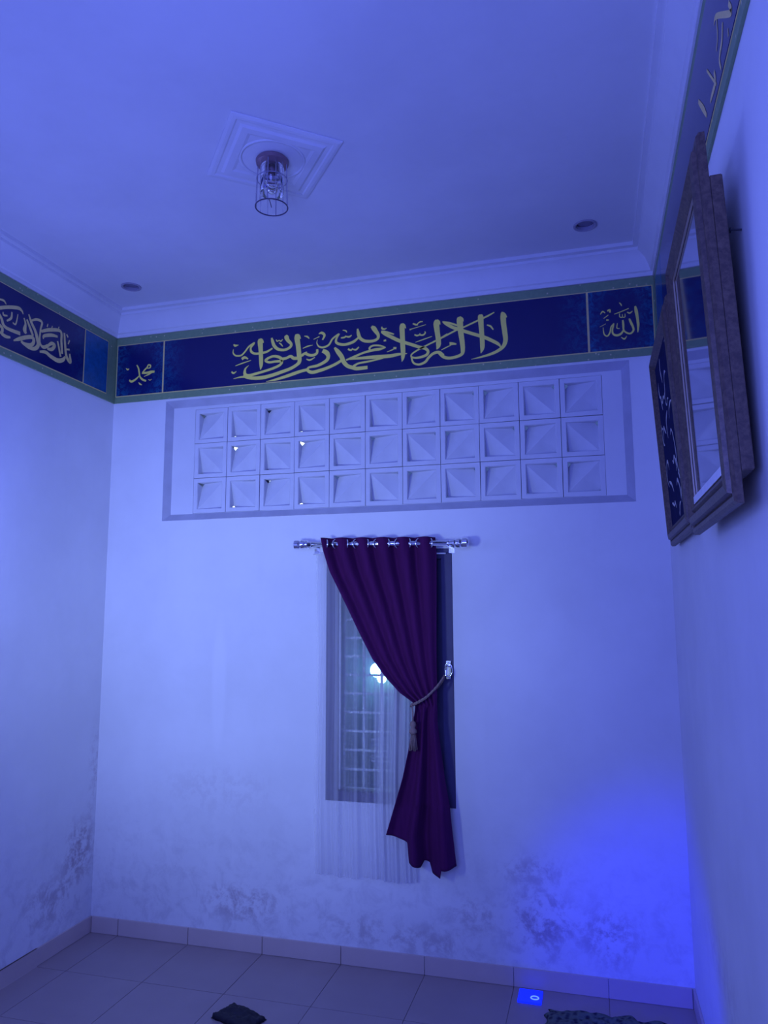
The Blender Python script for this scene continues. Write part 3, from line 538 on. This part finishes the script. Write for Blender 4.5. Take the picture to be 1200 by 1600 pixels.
for x in (1.235, 1.925):
    b = B().box((x - 0.007, RY, rz(x) - 0.016), (x + 0.007, -0.004, rz(x) - 0.011), 0.001); b.box((x - 0.014, -0.005, rz(x) - 0.04), (x + 0.014, -0.0003, rz(x) + 0.02), 0.0015)
    b.tube([(x, RY - 0.013 * math.cos(a), rz(x) + 0.013 * math.sin(a)) for a in [PI * 1.0 * k / 8 - PI * 0.5 - 0.6 for k in range(12)]], 0.0025, 6)
    b.make('bracket', M['steel'], rod)

# ---------------- maroon curtain, tied back ----------------
def interp(T_, z):
    for (x0, z0), (x1, z1) in zip(T_, T_[1:]):
        if z1 <= z <= z0: return x0 + (x1 - x0) * (z0 - z) / max(1e-6, z0 - z1)
    return T_[0][0] if z > T_[0][1] else T_[-1][0]
NU, NV = 180, 110
# hem height as a function of the share u of the cloth width (folds overlap, so it steps)
hem = [(0.0, 0.623), (0.15, 0.607), (0.31, 0.588), (0.33, 0.505), (0.49, 0.488), (0.53, 0.512), (0.61, 0.502), (0.66, 0.462), (0.79, 0.452), (0.81, 0.487), (1.0, 0.501)]
def hemz(u):
    for (u0, z0), (u1, z1) in zip(hem, hem[1:]):
        if u0 <= u <= u1: return z0 + (z1 - z0) * (u - u0) / (u1 - u0)
    return hem[-1][1]
cur = thing('curtain', 'maroon eyelet curtain gathered to the right of the window with a tasselled cord', 'curtain', (0, 0, 0))
V = []; F = []
ZT, ZTIE = 1.992, 1.195
for j in range(NV + 1):
    v = j / NV
    for i in range(NU + 1):
        u = i / NU
        if v < 0.55: z = ZT + (ZTIE - ZT) * (v / 0.55)
        else: z = ZTIE + (hemz(u) - ZTIE) * ((v - 0.55) / 0.45)
        zz = z + (rz(1.285 + 0.58 * u) - rz(1.285)) * max(0, 1 - (ZT - z) / 0.3)
        xl, xr = interp(CUR_L, z), interp(CUR_R, z)
        if z < 0.62: xl = CUR_L[-1][0]
        up = max(0.0, min(1.0, (z - ZTIE) / (ZT - ZTIE)))
        if z >= ZTIE:
            amp = 0.026 * (0.28 + 0.72 * up ** 1.6) * (1 if up > 0.05 else 0.6 + 8 * up)
            y = RY - amp * math.cos(2 * PI * 5.5 * u) - 0.010 * (1 - up)
            # fold lines drawn towards the tie: fabric bunches to the right
            uu = u ** (1.0 - 0.12 * (1 - up)) + 0.010 * math.sin(2 * PI * 5.5 * u + 1.0) * up
        else:
            dn = (ZTIE - z) / (ZTIE - 0.46); amp = 0.012 + 0.026 * dn
            y = RY - 0.010 - amp * (math.cos(2 * PI * 2.3 * u + 0.3) * 0.8 + 0.30 * math.cos(2 * PI * 4.1 * u + 1.4)); uu = u
            if z < 0.75: y -= 0.010 * math.sin(u * 9)
        y += 0.003 * noise.noise(Vector((u * 9, z * 3, 0.3)))
        y = min(y, -0.024)
        V.append((xl + (xr - xl) * min(1, max(0, uu)), y, zz))
for j in range(NV):
    for i in range(NU):
        a = j * (NU + 1) + i; F.append((a, a + 1, a + NU + 2, a + NU + 1))
cl = obj('cloth', V, F, M['curtain'], cur, True); sm = cl.modifiers.new('thick', 'SOLIDIFY'); sm.thickness = 0.0025
for k in range(11):   # eyelets where the cloth crosses the rod
    u = (k + 0.5) / 11; x = 1.285 + 0.577 * u
    b = B(); b.tube([(0.0, 0.022 * math.cos(a), 0.022 * math.sin(a)) for a in [2 * PI * q / 24 for q in range(24)]], 0.0042, 8, True)
    o = b.make('eyelet', M['steel'], cur, True); o.location = (x, RY, rz(x)); o.rotation_euler = (0, 0, (0.62 if k % 2 == 0 else -0.62))
# tie cord, hook and tassel
HX, HZ = 1.900, 1.355
hk = thing('tieback_hook', 'chrome curtain hook on the window frame right of the curtain', 'hook', (HX, 0.0035, HZ))
b = B(); b.box((-0.014, -0.006, -0.042), (0.014, 0.0, 0.042), 0.003); b.make('plate', M['steel'], hk)
b = B(); b.tube(catmull([(0, -0.005, 0.02), (0, -0.045, 0.016), (0, -0.070, -0.006), (0, -0.074, -0.024), (0, -0.070, -0.012 + 0.02)], 5), 0.005, 8); b.tube([(0.018 * math.cos(a), -0.008, 0.032 * math.sin(a)) for a in [2 * PI * q / 20 for q in range(20)]], 0.003, 8, True)
b.make('hook', M['steel'], hk, True)
tb = bpy.data.objects.new('tieback_cord', None); COL.objects.link(tb); tb.parent = cur; tb['label'] = 'twisted brown cord with a hanging tassel'
path = catmull([(1.893, -0.076, 1.332), (1.862, -0.100, 1.285), (1.815, -0.122, 1.238), (1.770, -0.128, 1.212), (1.744, -0.108, 1.200), (1.742, -0.070, 1.200), (1.760, -0.045, 1.204), (1.81, -0.030, 1.235), (1.865, -0.035, 1.29), (1.893, -0.066, 1.328)], 12)
for ph in (0, PI):
    P = []
    for i, p in enumerate(path):
        a = i * 0.9 + ph; P.append((p[0] + 0.0045 * math.cos(a) * 0.6, p[1] + 0.0045 * math.sin(a) * 0.5, p[2] + 0.0045 * math.cos(a)))
    B().tube(P, 0.0048, 7).make('cord_strand', M['cord'], tb, True)
TX, TY = 1.757, -0.136
o = B().lathe([(0.003, 0.0), (0.012, -0.006), (0.015, -0.020), (0.009, -0.032), (0.017, -0.042), (0.018, -0.052), (0.011, -0.060)], (TX, TY, 1.135), n=18).make('tassel_head', M['cord'], tb, True)
B().tube([(1.752, -0.130, 1.205), (TX, TY, 1.17), (TX, TY, 1.13)], 0.004, 7).make('tassel_loop', M['cord'], tb, True)
b = B()
for k in range(22):
    a = 2.4 * k; r = 0.014 * math.sqrt((k + 1) / 22); e1 = 1.35
    b.tube([(TX + r * 0.7 * math.cos(a), TY + r * 0.7 * math.sin(a), 1.077), (TX + r * math.cos(a), TY + r * math.sin(a), 1.04), (TX + r * e1 * math.cos(a), TY + r * e1 * math.sin(a), 1.005 + 0.004 * math.sin(k))], 0.0022, 5)
fr = b.make('tassel_fringe', M['cord'], tb, True, kind='stuff')

# ---------------- sheer curtain behind it ----------------
sh = thing('sheer_curtain', 'thin white see-through curtain hanging behind the maroon curtain, falling below the window', 'curtain', (0, 0, 0))
V = []; F = []; nu, nv = 240, 40
for j in range(nv + 1):
    z = 1.925 + (0.395 - 1.925) * j / nv
    for i in range(nu + 1):
        u = i / nu; x = 1.240 + 0.500 * u + 0.004 * math.sin(z * 6)
        dense = 1 if u < 0.66 else 1.0
        ph = 2 * PI * (6 * u + 3.2 * max(0, u - 0.60)) + 0.35 * math.sin(z * 2.2)
        y = -0.030 + 0.0085 * math.cos(ph) + 0.004 * math.cos(2.7 * ph + 1) * (0.4 + 0.6 * (1.925 - z))
        V.append((x, min(y, -0.013), z + 0.004 * math.sin(u * 14) * (j == nv)))
for j in range(nv):
    for i in range(nu): a = j * (nu + 1) + i; F.append((a, a + 1, a + nu + 2, a + nu + 1))
shp = obj('voile', V, F, M['sheer'], sh, True)
B().tube([(1.225, -0.030, 1.918), (1.90, -0.030, 1.905)], 0.0035, 8).make('support_wire', M['white'], sh, True)
hemV = []; hemF = []
for i in range(nu + 1):
    for z, k in ((1.927, 0), (1.870, 1)):
        x, y, _ = V[i]; hemV.append((x, y - 0.0022, z))
hemF = [(2 * i, 2 * i + 1, 2 * i + 3, 2 * i + 2) for i in range(nu)]
obj('top_hem', hemV, hemF, M['sheer'], sh, True)

# ---------------- ceiling medallion and lamp ----------------
med = thing('ceiling_medallion', 'square stepped plaster ornament on the ceiling around the lamp', 'ceiling ornament', (1.475, -1.145, H), (0, 0, math.radians(40)))
b = B()
s0 = 0.205
steps = [(q, k_ * 0.5) for q, k_ in [(s0, 0.0), (s0, -0.010), (s0 - 0.012, -0.016), (s0 - 0.024, -0.016), (s0 - 0.030, -0.010), (s0 - 0.045, -0.010), (s0 - 0.055, -0.022), (s0 - 0.080, -0.022), (s0 - 0.092, -0.014), (0.07, -0.014)]]
for (r0, h0), (r1, h1) in zip(steps, steps[1:]):
    sq = lambda r, h: [(-r, -r, h), (r, -r, h), (r, r, h), (-r, r, h)]
    k = len(b.V); b.V += sq(r0, h0 - 0.0004) + sq(r1, h1 - 0.0004); b.F += [(k + i, k + (i + 1) % 4, k + 4 + (i + 1) % 4, k + 4 + i) for i in range(4)]
k = len(b.V); b.V += [(-0.07, -0.07, -0.0074), (0.07, -0.07, -0.0074), (0.07, 0.07, -0.0074), (-0.07, 0.07, -0.0074)]; b.F.append((k, k + 1, k + 2, k + 3))
b.make('plaster_square', M['ceil'], med)
b = B().lathe([(0.125, -0.0072), (0.125, -0.009), (0.119, -0.011), (0.113, -0.009), (0.113, -0.0072)], (0, 0, 0), n=48, cap=False); b.make('plaster_ring', M['ceil'], med, True)
LX, LY, LZ = 1.475, -1.145, H - 0.0078
lamp = thing('ceiling_lamp', 'small cylindrical glass ceiling lamp with a wire ring, unlit', 'ceiling lamp', (LX, LY, LZ))
o = B().lathe([(0.058, -0.0005), (0.062, -0.006), (0.060, -0.018), (0.046, -0.026), (0.030, -0.030)], (0, 0, 0), n=36).make('canopy', M['lampmetal'], lamp); smooth_by_angle(o, 30)
B().lathe([(0.022, -0.030), (0.024, -0.060), (0.018, -0.066)], (0, 0, 0), n=20).make('bulb_holder', M['lampmetal'], lamp, True)
B().lathe([(0.013, -0.066), (0.022, -0.085), (0.026, -0.105), (0.020, -0.125), (0.006, -0.134)], (0, 0, 0), n=20).make('bulb', M['lampglass'], lamp, True)
B().lathe([(0.0445, -0.027), (0.0445, -0.135), (0.042, -0.135), (0.042, -0.027)], (0, 0, 0), n=36, cap=False).make('glass_shade', M['lampglass'], lamp, True)
for k in range(12):
    a = 2 * PI * k / 12 + 0.15
    B().tube([(0.055 * math.cos(a), 0.055 * math.sin(a), -0.022), (0.060 * math.cos(a), 0.060 * math.sin(a), -0.188)], 0.0015 if k % 3 else 0.0018, 6).make('rod', M['lampglass'] if k % 3 else M['rodm'], lamp)
B().tube([(0.060 * math.cos(a), 0.060 * math.sin(a), -0.190) for a in [2 * PI * q / 40 for q in range(40)]], 0.0024, 8, True).make('ring', M['wire'], lamp, True)
B().tube([(0.057 * math.cos(a), 0.057 * math.sin(a), -0.080) for a in [2 * PI * q / 40 for q in range(40)]], 0.0016, 8, True).make('ring', M['rodm'], lamp, True)
B().tube([(0.0, 0.0, -0.190), (0.016, -0.058, -0.190)], 0.0018, 6).make('ring_spoke', M['wire'], lamp)

# ---------------- recessed lights, nail ----------------
for k, (cx, cy) in enumerate(DL):
    d = thing('recessed_light', ('round unlit recessed ceiling light near the right wall', 'round unlit recessed ceiling light in the left corner of the ceiling')[k], 'downlight', (cx, cy, H), group='recessed ceiling lights')
    o = B().lathe([(0.051, -0.0006), (0.051, -0.004), (0.046, -0.006), (0.039, -0.003), (0.039, 0.030), (0.0385, 0.030)], (0, 0, 0), n=36, cap=False).make('rim', M['down'], d); smooth_by_angle(o, 30)
    B().lathe([(0.0385, 0.012), (0.030, 0.010), (0.012, 0.008)], (0, 0, 0), n=28).make('lens', M['downin'], d, True)
nl = B().tube([(W + 0.004, -1.874, 2.443), (W - 0.022, -1.874, 2.445)], 0.0022, 8); nl.lathe([(0.0022, 0), (0.006, -0.0005), (0.006, -0.003), (0.001, -0.0035)], (W - 0.021, -1.874, 2.445), 'X', 12)
tag(nl.make('nail', M['nail']), 'dark nail sticking out of the right wall beside the mirror', 'nail')

# ---------------- things on the floor ----------------
ld = thing('floor_light', 'small square light glowing blue on the floor by the skirting', 'floor light', (2.247, -0.088, 0.0003))
B().box((-0.050, -0.056, 0), (0.050, 0.056, 0.008), 0.002).make('glowing_pad', M['led'], ld)
B().tube([(0.020 + 0.016 * math.cos(a), -0.016 + 0.014 * math.sin(a), 0.0085) for a in [2 * PI * q / 20 for q in range(20)]], 0.0028, 6, True).make('glowing_ring', M['ledring'], ld, True)
def lump(name, cx, cy, lx, ly, hz, rotz, m, label, cat, seed, rag=0.25, n=26):
    V = []; F = []
    for j in range(n + 1):
        for i in range(n + 1):
            u, v = i / n * 2 - 1, j / n * 2 - 1
            e_ = max(0.0, 1 - max(abs(u), abs(v)) ** 7) ** 0.4
            q = noise.noise(Vector((u * 2 + seed, v * 2, seed))); r = noise.noise(Vector((u * 7, v * 7 + seed, 1.3)))
            ed = 1 + rag * 0.25 * noise.noise(Vector((u * 5, v * 5, seed + 4)))
            V.append((u * lx * ed, v * ly * ed, 0.001 + hz * e_ * (0.75 + 0.5 * q + rag * r)))
    for j in range(n):
        for i in range(n): a = j * (n + 1) + i; F.append((a, a + 1, a + n + 2, a + n + 1))
    k = len(V); edge = [i for i in range(n + 1)] + [j * (n + 1) + n for j in range(1, n + 1)] + [n * (n + 1) + i for i in range(n - 1, -1, -1)] + [j * (n + 1) for j in range(n - 1, 0, -1)]
    F.append(tuple(edge[::-1]))
    o = obj(name, V, F, m, None, True); o.location = (cx, cy, 0.0005); o.rotation_euler = (0, 0, rotz); return tag(o, label, cat)
lump('pouch', 1.125, -0.565, 0.098, 0.060, 0.026, -0.35, M['black'], 'small black pouch lying on the floor at the bottom edge', 'pouch', 2.2)
lump('folded_cloth', 2.555, -0.365, 0.235, 0.19, 0.030, -0.03, M['rug'], 'dark mottled folded cloth on the floor in front of the right corner', 'cloth', 5.1, 0.5, 44)
